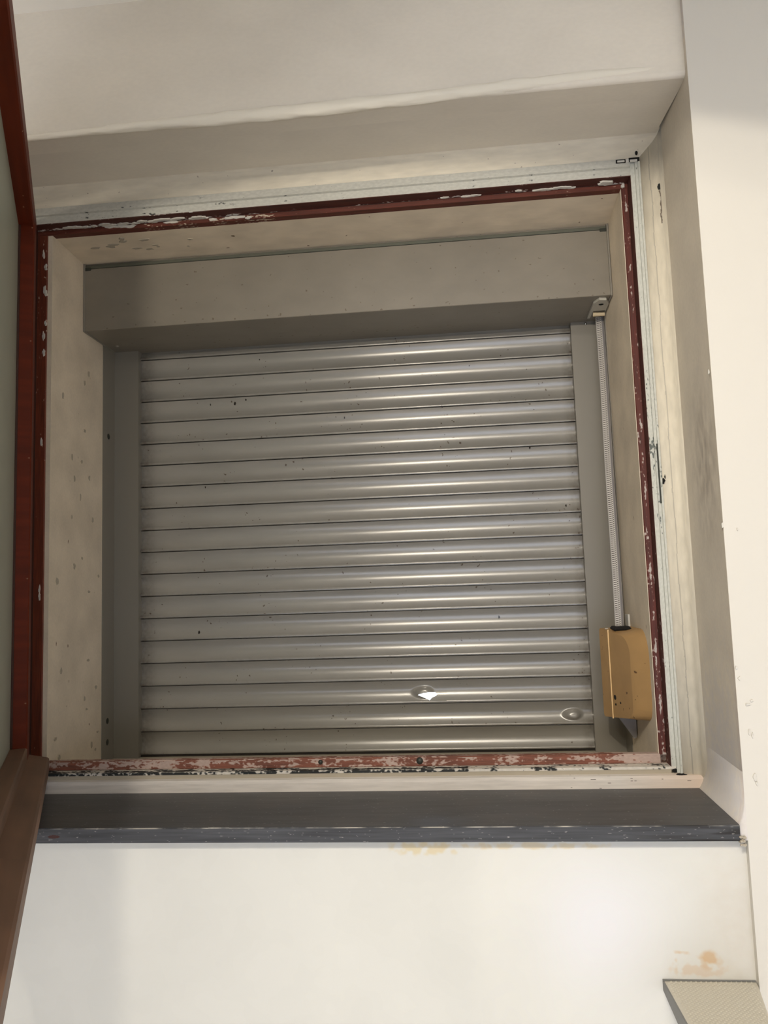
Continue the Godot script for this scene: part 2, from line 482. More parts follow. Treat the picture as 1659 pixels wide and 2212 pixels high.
# ------------------------------------------------------------------ camera, light
func view() -> void:
	var cam := Camera3D.new()
	cam.name = "camera"
	add_child(cam)
	cam.position = Vector3(0, 0, 0.9424)
	cam.rotation = Vector3(0.10717, 0.09948, -0.03320)
	cam.fov = 64.966
	cam.near = 0.01
	cam.current = true
	var env := Environment.new()
	var sky := Sky.new()
	var sm := ProceduralSkyMaterial.new()
	sm.sky_top_color = c8(150, 190, 240)
	sm.sky_horizon_color = c8(222, 236, 255)
	sm.ground_horizon_color = c8(222, 236, 255)
	sm.ground_bottom_color = c8(190, 200, 210)
	sm.sky_energy_multiplier = 3.0
	sm.ground_energy_multiplier = 3.0
	sky.sky_material = sm
	env.background_mode = Environment.BG_SKY
	env.sky = sky
	env.tonemap_mode = Environment.TONE_MAPPER_LINEAR
	env.tonemap_exposure = 1.34
	env.sdfgi_enabled = true
	env.ssao_enabled = true
	env.ssil_enabled = true
	var we := WorldEnvironment.new()
	we.name = "environment"
	we.environment = env
	add_child(we)

const SPOT_X := [-0.116, -0.248, -0.358]
const SPOT_Y := 0.52
const SPOT_E := [0.34, 0.05, 0.12]
const UNSEEN_PANEL_E := 0.94
const UNSEEN_WINDOW_E := 0.6

func lamps() -> void:
	# three small spotlights, out of view behind the camera, placed to light wall and shutter
	var t := thing("unseen_spotlight_bar", "unseen white bar of three small warm spotlights behind the viewer, placed to light wall and shutter", "ceiling light", Vector3(-0.225, CEIL, 1.0))
	var st := mb()
	box(st, Vector3(-0.2, -0.025, -0.02), Vector3(0.2, 0, 0.02), 0.003)
	obj("bar", st, mats.white, t)
	for n in 3:
		var x: float = SPOT_X[n]
		var p := Vector3(x + 0.225, SPOT_Y - CEIL, 0)
		st = mb()
		disc(st, p + Vector3(0, 0.245, 0), Vector3(0, -1, 0), 0.006, 0.2, 10)
		obj("stem", st, mats.white, t)
		var dir := Vector3(0, -0.80, -0.60).normalized()
		st = mb(true)
		disc(st, p - dir * 0.045, dir, 0.028, 0.03, 20)
		obj("lamp_head", st, mats.white, t)
		st = mb(true)
		disc(st, p - dir * 0.014, dir, 0.02, 0.006, 20)
		var lens := obj("lamp_lens", st, mats.glow, t)
		lens.name = "lamp_lens"
		var l := SpotLight3D.new()
		l.name = "unseen_spot_lamp"
		add_child(l, true)
		l.position = t.position + p + dir * 0.004
		l.look_at_from_position(l.position, l.position + dir)
		l.light_color = c8(255, 244, 226)
		l.light_energy = SPOT_E[n]
		l.light_size = 0.01
		l.spot_angle = 59.2
		l.spot_angle_attenuation = 0.05
		l.spot_attenuation = 2.0
		l.spot_range = 8.0
		l.shadow_enabled = true
	# a panel out of view further back, placed to light floor and lower wall softly
	var c := thing("unseen_panel_light", "unseen square panel light behind the viewer, placed to light floor and lower wall softly", "ceiling light", Vector3(0.0, CEIL, 1.40))
	st = mb()
	box(st, Vector3(-0.27, -0.03, -0.27), Vector3(0.27, 0, 0.27), 0.004)
	obj("housing", st, mats.white, c)
	st = mb()
	box(st, Vector3(-0.25, -0.034, -0.25), Vector3(0.25, -0.028, 0.25), 0.001)
	obj("diffuser", st, mats.glow, c)
	var al := AreaLight3D.new()
	al.name = "unseen_panel_lamp"
	add_child(al, true)
	al.position = Vector3(0.0, CEIL - 0.04, 1.40)
	al.rotation.x = -PI / 2
	al.area_size = Vector2(0.5, 0.5)
	al.light_color = c8(255, 249, 238)
	al.light_energy = UNSEEN_PANEL_E
	al.area_range = 8.0
	al.shadow_enabled = true
	# a low glazed panel out of view, placed to light the soffit and slats coolly
	var w := thing("window_2", "unseen low glazed panel behind the viewer, placed to light the soffit and slats coolly", "window", Vector3(0.15, -0.85, 2.195), "structure")
	w.rotation.y = PI / 2
	st = mb()
	box(st, Vector3(0.0, -0.7, -1.15), Vector3(0.03, 0.7, -1.1), 0.003)
	box(st, Vector3(0.0, -0.7, 1.1), Vector3(0.03, 0.7, 1.15), 0.003)
	box(st, Vector3(0.0, 0.65, -1.1), Vector3(0.03, 0.7, 1.1), 0.003)
	box(st, Vector3(0.0, -0.7, -1.1), Vector3(0.03, -0.65, 1.1), 0.003)
	obj("unseen_window_frame", st, mats.white, w)
	st = mb()
	box(st, Vector3(0.008, -0.65, -1.1), Vector3(0.014, 0.65, 1.1), 0.0)
	obj("unseen_glowing_pane", st, mats.cool, w)
	var dl := AreaLight3D.new()
	dl.name = "unseen_window_light"
	add_child(dl, true)
	dl.position = Vector3(0.15, -0.85, 2.175)
	dl.area_size = Vector2(2.2, 1.3)
	dl.light_color = c8(246, 248, 255)
	dl.light_energy = UNSEEN_WINDOW_E
	dl.area_range = 8.0
	dl.shadow_enabled = true

# ------------------------------------------------------------------ the room
func room() -> void:
	var st := mb()
	box(st, Vector3(-1.7, FLOOR - 0.1, -0.5), Vector3(1.7, FLOOR, 3.0), 0)
	tag(obj("floor", st, mats.floor, self), "unseen floor below the picture, pale and warm to bounce light upward", "floor", "structure")
	st = mb()
	box(st, Vector3(-1.7, CEIL, 0.0), Vector3(1.7, CEIL + 0.1, 3.0), 0)
	tag(obj("ceiling", st, mats.ceiling, self), "white ceiling above the grey lintel, top left", "ceiling", "structure")
	st = mb()
	box(st, Vector3(-1.6, FLOOR, 0.0), Vector3(-1.5, CEIL, 3.0), 0)
	tag(obj("wall_left", st, mats.room, self), "plain off-white side wall left of the viewer", "wall", "structure")
	st = mb()
	box(st, Vector3(-1.6, FLOOR, 2.2), Vector3(1.6, CEIL, 2.3), 0)  # out of view, set close so the low panel lights more steeply upward
	tag(obj("wall_front", st, mats.room, self), "plain off-white wall behind the viewer, unseen, set close for a steeper low light", "wall", "structure")
	st = mb()
	box(st, Vector3(1.5, FLOOR, 0.0), Vector3(1.6, CEIL, 3.0), 0)
	tag(obj("wall_side", st, mats.room, self), "plain off-white side wall far right behind the viewer", "wall", "structure")

	# the wall with the window
	var w := thing("wall_back", "window wall: white below the slate sill, grey-painted lintel and deep plaster reveal above", "wall", Vector3.ZERO, "structure")
	st = mb()
	box(st, Vector3(-1.6, FLOOR, -0.5), Vector3(0.2895, -0.2715, 0.0), 0)
	obj("lower_wall", st, mats.white_wall, w, "white painted wall under the slate sill")
	st = mb()
	box(st, Vector3(-1.6, -0.2715, -0.5), Vector3(0.29, -0.2550, -0.1655), 0)
	obj("sill_bed", st, mats.putty, w)
	# lintel: grey face, rounded arris, soffit rising slightly to the frame
	st = mb(true)
	var prof := [Vector2(0.80, 0.0)]
	prof.append(Vector2(0.6215, 0.0))
	for k in 6:
		var a := PI / 2 * k / 5.0
		prof.append(Vector2(0.6215 - 0.006 * sin(a), -0.006 + 0.006 * cos(a)))
	prof.append(Vector2(0.6350, -0.155))
	prof.append(Vector2(0.6375, ZF))
	prof.append(Vector2(0.80, ZF))
	along_x(st, prof, -1.6, 0.290, 1, true, 1, 7)
	obj("lintel", st, mats.grey_paint, w, "grey painted lintel face and soffit")
	st = mb()
	box(st, Vector3(-1.6, 0.60, -0.5), Vector3(0.30, 0.80, ZF), 0)
	obj("lintel_core", st, mats.putty, w)
	st = mb()
	box(st, Vector3(-1.6, -0.2715, -0.5), Vector3(-0.664, 0.62, 0.0), 0)
	obj("left_pier", st, mats.grey_paint, w)
	# bead of white filler along the lintel arris
	st = mb(true)
	var path := [[-0.72, 0.6150, 0.0016], [-0.60, 0.6148, 0.0022], [-0.5445, 0.6148, 0.0030], [-0.46, 0.6160, 0.0036], [-0.3765, 0.6170, 0.0052], [-0.27, 0.6168, 0.0062], [-0.1529, 0.6172, 0.0066], [-0.07, 0.6190, 0.0064], [0.0216, 0.6210, 0.0056], [0.10, 0.6240, 0.0060], [0.1795, 0.6266, 0.0052], [0.2300, 0.6272, 0.0044], [0.2564, 0.6268, 0.0030], [0.272, 0.6240, 0.0008]]
	var bn := noise(41, 9.0, 3)
	var rows := []
	for i in 160:
		var x := lerpf(-0.72, 0.272, i / 159.0)
		var k := 0
		while k < path.size() - 2 and path[k + 1][0] < x: k += 1
		var t := clampf((x - path[k][0]) / (path[k + 1][0] - path[k][0]), 0.0, 1.0)
		var yy := lerpf(path[k][1], path[k + 1][1], t)
		var r := 1.3 * lerpf(path[k][2], path[k + 1][2], t) * (1.0 + 0.10 * bn.get_noise_2d(x, 0.0))
		var ring := []
		for q in 11:
			var a := -0.9 + (PI / 2 + 2.0) * q / 10.0    # from the wall face round the arris to the soffit
			var rr := r * (1.0 + 0.22 * bn.get_noise_2d(x * 2.0, q * 0.35))
			ring.append(Vector3(x, yy + 0.001 - rr * sin(a) , -0.0035 + 0.0055 * cos(a) * (rr / 0.005) * 0.8))
		rows.append(ring)
	for i in 159:
		for q in 10:
			quad(st, rows[i][q], rows[i][q + 1], rows[i + 1][q + 1], rows[i + 1][q])
	obj("filler_bead", st, mats.filler, w, "uneven line of white filler along the lintel edge")
	# plaster bands round the frame
	st = mb(true)
	along_x(st, [Vector2(0.604, ZF - 0.02), Vector2(0.604, -0.164), Vector2(0.626, -0.1615), Vector2(0.633, -0.158), Vector2(0.638, -0.150), Vector2(0.65, -0.150), Vector2(0.65, ZF - 0.02)], -0.68, 0.2965, 1, true, 1, 5)
	obj("plaster_band", st, mats.band, w, "white plaster band over the frame head")
	st = mb()
	along_x(st, [Vector2(-0.2560, ZF - 0.03), Vector2(-0.2560, -0.1560), Vector2(-0.2440, -0.1575), Vector2(-0.2395, -0.1595), Vector2(-0.2375, ZF - 0.005), Vector2(-0.2375, ZF - 0.03)], -0.68, 0.2960, 1)
	obj("plaster_band", st, mats.band_low, w, "scuffed white plaster band under the frame")
	# inner reveal (between frame and shutter)
	st = mb()
	box(st, Vector3(-0.70, -0.2715, -0.5), Vector3(XL, 0.62, -0.1885), 0)
	obj("inner_reveal", st, mats.reveal, w, "dusty plaster inner reveal, left side")
	st = mb()
	box(st, Vector3(XR, -0.2715, -0.5), Vector3(0.31, 0.62, -0.1885), 0)
	obj("inner_reveal", st, mats.reveal, w, "dusty plaster inner reveal, right side")
	st = mb()
	along_x(st, [Vector2(0.5692, -0.5), Vector2(0.5702, -0.289), Vector2(0.5735, -0.1885), Vector2(0.62, -0.1885), Vector2(0.62, -0.5)], -0.70, 0.31, 1)
	obj("inner_soffit", st, mats.reveal_top, w, "dusty cream plaster soffit above the shutter box")
	st = mb()
	box(st, Vector3(-0.66, -0.275, -0.5), Vector3(0.29, -0.2615, -0.19), 0)
	obj("outer_sill", st, mats.rubber, w, "dirty brown ledge under the shutter")
	var rng := RandomNumberGenerator.new()
	rng.seed = 77
	st = mb()
	for k in 26:      # lumps and chips in the reveal plaster
		flake(st, Vector3(XL, rng.randf_range(-0.23, 0.42), rng.randf_range(-0.35, -0.21)), Vector3(0, 0, -1), Vector3.UP, rng.randf_range(0.002, 0.005), rng.randf_range(0.002, 0.008), 0.0009, rng, 10)
	for k in 12:
		flake(st, Vector3(rng.randf_range(-0.57, -0.40), 0.5722, rng.randf_range(-0.26, -0.21)), Vector3(0, 0, 1), Vector3(-1, 0, 0), rng.randf_range(0.002, 0.007), rng.randf_range(0.004, 0.012), 0.001, rng, 10)
	var lump := obj("plaster_lumps", st, mats.putty, w)
	lump.set_meta("kind", "stuff")

	# the wall to the right of the window stands a little proud of the window wall
	var r := thing("wall_right", "white wall right of the window, with its grey painted reveal return", "wall", Vector3.ZERO, "structure")
	st = mb()
	prism(st, [Vector2(0.2884, 0.0100), Vector2(1.6, 0.0100), Vector2(1.6, -0.10), Vector2(0.2935, -0.10)], FLOOR, 0.80)
	var wf := obj("wall_face", st, mats.white, r)
	wf.set_meta("label", "white painted wall face")
	st = mb()
	prism(st, [Vector2(0.2955, -0.160), Vector2(0.2883, 0.0096), Vector2(0.32, 0.0096), Vector2(0.32, -0.160)], -0.2715, 0.80)
	obj("reveal_return", st, mats.grey_jamb, r, "grey painted return of the reveal")
	# the plaster flares out over the end of the sill
	st = mb(true)
	var fl := [[-0.200, 0.0], [-0.222, 0.02], [-0.232, 0.10], [-0.240, 0.26], [-0.247, 0.52], [-0.2520, 0.80], [-0.2555, 1.0], [-0.2715, 1.0]]
	for k in fl.size() - 1:
		var e := [fl[k], fl[k + 1]]
		var q := []
		for m in 2:
			q.append(Vector3(lerpf(0.2954, 0.2846, e[m][1]), e[m][0], -0.160))
			q.append(Vector3(lerpf(0.2882, 0.2803, e[m][1]), e[m][0], 0.0098))
			q.append(Vector3(0.2890, e[m][0], 0.0099))
		quad(st, q[3], q[4], q[1], q[0])
		quad(st, q[4], q[5], q[2], q[1])
	obj("plaster_flare", st, mats.grey_jamb, r, "plaster flaring over the end of the sill")
	st = mb(true)
	prism(st, [Vector2(0.2655, -0.164), Vector2(0.2860, -0.1615), Vector2(0.2915, -0.158), Vector2(0.2948, -0.148), Vector2(0.31, -0.148), Vector2(0.31, -0.19), Vector2(0.2655, -0.19)], -0.2560, 0.645)
	obj("plaster_band", st, mats.band_side, r, "cream plaster band beside the frame")
	# small knocks, filled holes and lumps of paint near its edge
	st = mb()
	for p in [[0.2871, 0.0692, 0.0016, 0.004], [0.3030, 0.0640, 0.0012, 0.002], [0.2990, -0.128, 0.003, 0.0016], [0.3035, -0.124, 0.0018, 0.0016], [0.2985, -0.157, 0.0014, 0.0042], [0.3015, -0.161, 0.0014, 0.0048], [0.3005, -0.2050, 0.0022, 0.005], [0.3020, -0.2120, 0.0016, 0.003], [0.2925, -0.100, 0.002, 0.003], [0.2902, -0.088, 0.0016, 0.0028], [0.2854, 0.245, 0.001, 0.004]]:
		flake(st, Vector3(p[0], p[1], 0.0102), Vector3.RIGHT, Vector3.UP, p[2], p[3], 0.0014, rng, 10)
	obj("paint_lumps", st, mats.white, r).set_meta("kind", "stuff")
	st = mb()
	for k in 14:
		flake(st, Vector3(0.2842 + rng.randf_range(-0.004, 0.001), -0.272 + rng.randf_range(-0.004, 0.006), 0.0105 + rng.randf_range(-0.002, 0.003)), Vector3.RIGHT, Vector3.UP, 0.0022, 0.0018, 0.0015, rng, 8)
	obj("mortar_crumbs", st, mats.putty, r).set_meta("kind", "stuff")

func frame() -> void:
	var w := thing("window_1", "old brown window frame with flaking white paint around the shutter", "window frame", Vector3.ZERO, "structure")
	# head: painted outer member in two steps, brown rebate below it
	var st := mb()
	along_x(st, [Vector2(0.5805, ZF), Vector2(0.5925, ZF), Vector2(0.5935, -0.1625), Vector2(0.6045, -0.1625), Vector2(0.6045, -0.20), Vector2(0.5805, -0.20)], -0.64, 0.2537, 1)
	obj("frame_head", st, mats.frame_paint, w, "head member with greyed flaking white paint")
	st = mb()
	quad(st, Vector3(-0.64, 0.5802, ZB), Vector3(0.2545, 0.5802, ZB), Vector3(0.2545, 0.5802, ZF + 0.0002), Vector3(-0.64, 0.5802, ZF + 0.0002))
	quad(st, Vector3(-0.64, 0.5802, ZF + 0.0002), Vector3(0.2545, 0.5802, ZF + 0.0002), Vector3(0.2545, 0.5812, ZF + 0.0002), Vector3(-0.64, 0.5812, ZF + 0.0002))
	obj("rebate", st, mats.head_recess, w, "dark brown rebate under the head")
	st = mb()
	box(st, Vector3(-0.64, 0.5730, -0.20), Vector3(0.2545, 0.5804, ZB), 0.0008)
	obj("inner_lip", st, mats.head_lip, w, "brown lip of the head with peeled paint")
	# right-hand stile of the frame
	st = mb()
	prism(st, [Vector2(0.2538, ZF), Vector2(0.2600, ZF), Vector2(0.2606, -0.1635), Vector2(0.2640, -0.1635), Vector2(0.2646, -0.1615), Vector2(0.2672, -0.1615), Vector2(0.2672, -0.20), Vector2(0.2538, -0.20)], -0.2375, 0.6045)
	obj("frame_stile", st, mats.frame_paint_side, w, "pale painted stile with scraped paint")
	st = mb()
	quad(st, Vector3(0.2536, -0.2300, ZB), Vector3(0.2536, -0.2300, ZF + 0.0002), Vector3(0.2536, 0.5805, ZF + 0.0002), Vector3(0.2536, 0.5805, ZB))
	quad(st, Vector3(0.2536, -0.2300, ZF + 0.0003), Vector3(0.2542, -0.2300, ZF + 0.0003), Vector3(0.2542, 0.5805, ZF + 0.0003), Vector3(0.2536, 0.5805, ZF + 0.0003))
	var rb := obj("rebate", st, mats.side_recess, w, "dark brown side rebate")
	rb.set_meta("label", "dark brown side rebate")
	st = mb()
	box(st, Vector3(0.2445, -0.2293, -0.20), Vector3(0.2537, 0.5735, ZB), 0.0008)
	obj("inner_lip", st, mats.side_lip, w, "dark brown side lip with a white paint line")
	# left-hand stile, mostly behind the open sash
	st = mb()
	box(st, Vector3(-0.6650, -0.2375, -0.20), Vector3(-0.6345, 0.6045, ZF), 0.001)
	obj("frame_stile", st, mats.dark_wood, w)
	st = mb()
	box(st, Vector3(-0.6350, -0.2293, -0.20), Vector3(-0.6190, 0.5735, ZB), 0.0008)
	obj("inner_lip", st, mats.side_lip_left, w, "orange-brown left lip chipped along its edge")
	# bottom rail
	st = mb()
	box(st, Vector3(-0.64, -0.2300, -0.20), Vector3(0.2540, -0.2168, ZB), 0.0012)
	obj("inner_lip", st, mats.sill_lip, w, "worn reddish bottom lip of the frame")
	st = mb()
	box(st, Vector3(-0.64, -0.2480, -0.20), Vector3(0.2672, -0.2296, ZF), 0.0006)
	obj("frame_sill", st, mats.putty, w, "bare putty-coloured bottom member")
	st = mb()
	quad(st, Vector3(-0.64, -0.2294, ZF), Vector3(0.2630, -0.2294, ZF), Vector3(0.2630, -0.2294, ZB), Vector3(-0.64, -0.2294, ZB))
	quad(st, Vector3(-0.64, -0.2330, ZF + 0.0003), Vector3(0.2630, -0.2330, ZF + 0.0003), Vector3(0.2630, -0.2294, ZF + 0.0003), Vector3(-0.64, -0.2294, ZF + 0.0003))
	obj("rebate", st, mats.sill_floor, w, "bottom rebate with black and white flaking paint")
	# drain stubs in the bottom lip
	for x in [-0.2125, -0.0750]:
		st = mb(true)
		disc(st, Vector3(x, -0.2222, ZB - 0.001), Vector3(0, 0, 1), 0.0052 if x > -0.1 else 0.0036, 0.0022, 14, 0.0012)
		obj("drain_plug", st, mats.dark_metal, w, "dark plug in the bottom lip")
	# scraps of paint and filler on the head and the lips
	var rng := RandomNumberGenerator.new()
	rng.seed = 5
	st = mb()
	for k in 22:
		flake(st, Vector3(rng.randf_range(-0.60, -0.36), 0.5800, rng.randf_range(-0.185, -0.178)), Vector3(0, 0, 1), Vector3(-1, 0, 0), 0.0035, rng.randf_range(0.006, 0.016), 0.0016, rng)
	for k in 9:
		flake(st, Vector3(rng.randf_range(-0.58, -0.30), rng.randf_range(0.5750, 0.5785), ZB), Vector3.RIGHT, Vector3.UP, rng.randf_range(0.006, 0.016), 0.0028, 0.0014, rng)
	for k in 12:
		flake(st, Vector3(rng.randf_range(-0.02, 0.20), 0.5800, rng.randf_range(-0.185, -0.180)), Vector3(0, 0, 1), Vector3(-1, 0, 0), 0.0026, rng.randf_range(0.006, 0.016), 0.0014, rng)
	flake(st, Vector3(0.222, 0.5800, -0.178), Vector3(0, 0, 1), Vector3(-1, 0, 0), 0.007, 0.012, 0.002, rng)
	flake(st, Vector3(0.2470, 0.5765, ZB), Vector3.RIGHT, Vector3.UP, 0.0035, 0.004, 0.002, rng)
	for k in 7:
		flake(st, Vector3(-0.6215 + rng.randf_range(-0.004, 0.002), rng.randf_range(0.36, 0.575), ZB), Vector3.RIGHT, Vector3.UP, 0.0026, rng.randf_range(0.003, 0.010), 0.0013, rng)
	for y in [0.250, 0.03, 0.02]:
		flake(st, Vector3(-0.6245, y, ZB), Vector3.RIGHT, Vector3.UP, 0.0018, 0.008, 0.0010, rng)
	obj("paint_flakes", st, mats.flake, w, "scraps of peeling white paint").set_meta("kind", "stuff")
	# metal remains in the frame corner, keeper plate on the right stile
	st = mb()
	box(st, Vector3(0.2362, 0.5992, -0.1626), Vector3(0.2462, 0.6018, -0.1600), 0.0003)
	obj("corner_bracket", st, mats.plate, w, "whitened metal corner bracket")
	st = mb()
	box(st, Vector3(0.2478, 0.5980, -0.1626), Vector3(0.2520, 0.6036, -0.1600), 0.0003)
	obj("corner_bracket", st, mats.plate, w, "whitened metal corner bracket")
	st = mb()
	box(st, Vector3(0.2345, 0.5984, -0.1626), Vector3(0.2478, 0.6036, -0.1612), 0.0003)
	obj("bracket_slot", st, mats.hole, w, "black slot of the corner bracket")
	st = mb()
	box(st, Vector3(0.2520, 0.5990, -0.1626), Vector3(0.2668, 0.6046, -0.1606), 0.0003)
	obj("bracket_slot", st, mats.hole, w, "black slot of the corner bracket")
	st = mb()
	box(st, Vector3(0.2535, 0.5985, -0.1626), Vector3(0.2635, 0.6015, -0.1598), 0.0003)
	obj("bracket_tongue", st, mats.plate, w)
	st = mb()
	flake(st, Vector3(0.2635, 0.6120, -0.1622), Vector3.RIGHT, Vector3.UP, 0.002, 0.0035, 0.001, rng, 10)
	obj("nail_hole", st, mats.hole, w)
	st = mb()
	box(st, Vector3(0.2628, 0.1150, -0.1640), Vector3(0.2645, 0.1960, -0.1608), 0.0003)
	obj("keeper_plate", st, mats.dark_metal, w, "narrow grey keeper plate")
	st = mb()
	flake(st, Vector3(0.2688, 0.1450, -0.1632), Vector3.RIGHT, Vector3.UP, 0.0028, 0.0045, 0.0016, rng, 9)
	flake(st, Vector3(0.2712, 0.1505, -0.1632), Vector3.RIGHT, Vector3.UP, 0.0010, 0.0034, 0.0012, rng, 8)
	flake(st, Vector3(0.2580, -0.2345, ZF + 0.0008), Vector3.RIGHT, Vector3.UP, 0.0040, 0.0026, 0.001, rng, 10)
	flake(st, Vector3(0.2655, -0.2385, -0.1605), Vector3.RIGHT, Vector3.UP, 0.0075, 0.0016, 0.001, rng, 10)
	obj("broken_plaster", st, mats.hole, w, "dark gaps in broken plaster").set_meta("kind", "stuff")

func slate() -> void:
	var t := thing("window_sill", "dark grey slate sill with a rough front edge under the window", "sill", Vector3(-0.2, -0.2715, -0.08))
	var st := mb()
	var o := t.position
	var pl := [Vector2(-0.70, 0.0118), Vector2(0.2795, 0.0118), Vector2(0.2806, 0.0100), Vector2(0.2850, -0.166), Vector2(-0.70, -0.166)]
	var top := mb()
	for k in 1:
		var idx := Geometry2D.triangulate_polygon(PackedVector2Array(pl))
		for q in range(0, idx.size(), 3):
			var v := []
			for e in 3: v.append(Vector3(pl[idx[q + e]].x, -0.2548, pl[idx[q + e]].y - (0.0012 if pl[idx[q + e]].y > 0.005 else 0.0)))
			if (v[1] - v[0]).cross(v[2] - v[0]).y < 0: v = [v[2], v[1], v[0]]
			tri(top, v[0], v[1], v[2])
	var a := obj("slab_top", top, mats.slate, t, "honed top of the slate")
	a.position = -o
	for k in 40:      # rough sawn front edge, a strip of slightly uneven facets
		var rg := noise(61, 40.0, 2)
		var xa := lerpf(-0.70, 0.2803, k / 40.0)
		var xb := lerpf(-0.70, 0.2803, (k + 1) / 40.0)
		var ya := [-0.2560 + 0.0004 * rg.get_noise_1d(xa), -0.2560 + 0.0004 * rg.get_noise_1d(xb)]
		var za := [0.0122 + 0.0006 * rg.get_noise_1d(xa + 5.0), 0.0122 + 0.0006 * rg.get_noise_1d(xb + 5.0)]
		quad(st, Vector3(xa, ya[0], za[0]), Vector3(xb, ya[1], za[1]), Vector3(xb, -0.2548, 0.0107), Vector3(xa, -0.2548, 0.0107))
		quad(st, Vector3(xa, -0.2715, za[0]), Vector3(xb, -0.2715, za[1]), Vector3(xb, ya[1], za[1]), Vector3(xa, ya[0], za[0]))
	quad(st, Vector3(0.2803, -0.2715, 0.012), Vector3(0.2850, -0.2715, -0.166), Vector3(0.2850, -0.2549, -0.166), Vector3(0.2803, -0.2549, 0.012))
	quad(st, Vector3(-0.70, -0.2715, -0.166), Vector3(0.2803, -0.2715, -0.166), Vector3(0.2803, -0.2715, 0.0125), Vector3(-0.70, -0.2715, 0.0125))
	a = obj("slab_edge", st, mats.slate_edge, t, "rough chipped front edge of the slate")
	a.position = -o

# ------------------------------------------------------------------ the shutter
func slat_z(t: float) -> float:       # hollow face: set back in the middle
	var bowl := 1.0 - pow(2.0 * t / 0.93 - 1.0, 2.0) if t < 0.93 else 0.0
	return ZC - 0.0065 * bowl - 0.0018 * (1.0 - t) - (0.0006 * pow((t - 0.93) / 0.07, 2.0) if t > 0.93 else 0.0)

func make_slat(st: SurfaceTool, y: float, x0: float, x1: float) -> void:
	var prof := [Vector2(y - 0.0004, ZC - 0.0040)]
	for k in 25:
		var t := k / 24.0
		prof.append(Vector2(slat_y(y, t), slat_z(t)))
	prof.append(Vector2(y - PITCH + 0.0008, ZC - 0.0093))
	prof.append(Vector2(y - PITCH - 0.0030, ZC - 0.0095))
	prof.append(Vector2(y - PITCH - 0.0030, ZC - 0.0125))
	prof.append(Vector2(y - 0.0036, ZC - 0.0125))
	prof.append(Vector2(y - 0.0036, ZC - 0.0091))
	prof.append(Vector2(y - 0.0004, ZC - 0.0091))
	along_x(st, prof, x0, x1, 1, true, 1, 25)

func slat_y(y: float, t: float) -> float:
	return lerpf(y - 0.0010, y - PITCH + 0.0008, t)

# a slat that was struck from outside: a raised blister, torn open if tear is set
func dented(st: SurfaceTool, y: float, cx: float, cy: float, rx: float, ry: float, h: float, tear: Array) -> void:
	var xa := cx - 0.036
	var xb := cx + 0.036
	if xb > 0.203: xb = 0.203
	make_slat(st, y, -0.580, xa)
	if xb < 0.203: make_slat(st, y, xb, 0.203)
	var nx := 100
	var ny := 54
	var poly := PackedVector2Array(tear)
	var P := func(i: int, j: int) -> Vector3:
		var x := lerpf(xa, xb, float(i) / nx)
		var t := float(j) / ny
		var yy := slat_y(y, t)
		var dx := (x - cx) / (rx * (1.0 if x < cx else 0.7))
		var dy := (yy - cy) / ry
		var q := dx * dx + dy * dy
		return Vector3(x, yy, slat_z(t) + h * exp(-q * q))
	st.set_smooth_group(0)
	for i in nx:
		for j in ny:
			var p: Vector3 = P.call(i, j)
			var q: Vector3 = P.call(i + 1, j + 1)
			if poly.size() > 2 and Geometry2D.is_point_in_polygon(Vector2((p.x + q.x) / 2, (p.y + q.y) / 2), poly): continue
			quad(st, P.call(i, j + 1), q, P.call(i + 1, j), p)
	st.set_smooth_group(-1)
	var zr := ZC - 0.0125
	var yl := y - PITCH + 0.0008
	var yh := y - 0.0004
	for r in ([[y - PITCH - 0.0030, y - 0.0352], [y - 0.0150, yh]] if poly.size() > 2 else [[y - PITCH - 0.0030, yh]]):
		quad(st, Vector3(xa, r[0], zr), Vector3(xb, r[0], zr), Vector3(xb, r[1], zr), Vector3(xa, r[1], zr))
	quad(st, Vector3(xa, yl, zr), Vector3(xb, yl, zr), Vector3(xb, yl, ZC), Vector3(xa, yl, ZC))
	quad(st, Vector3(xa, slat_y(y, 0), slat_z(0)), Vector3(xb, slat_y(y, 0), slat_z(0)), Vector3(xb, yh, ZC - 0.004), Vector3(xa, yh, ZC - 0.004))
	quad(st, Vector3(xa, yh, ZC - 0.004), Vector3(xb, yh, ZC - 0.004), Vector3(xb, yh, zr), Vector3(xa, yh, zr))

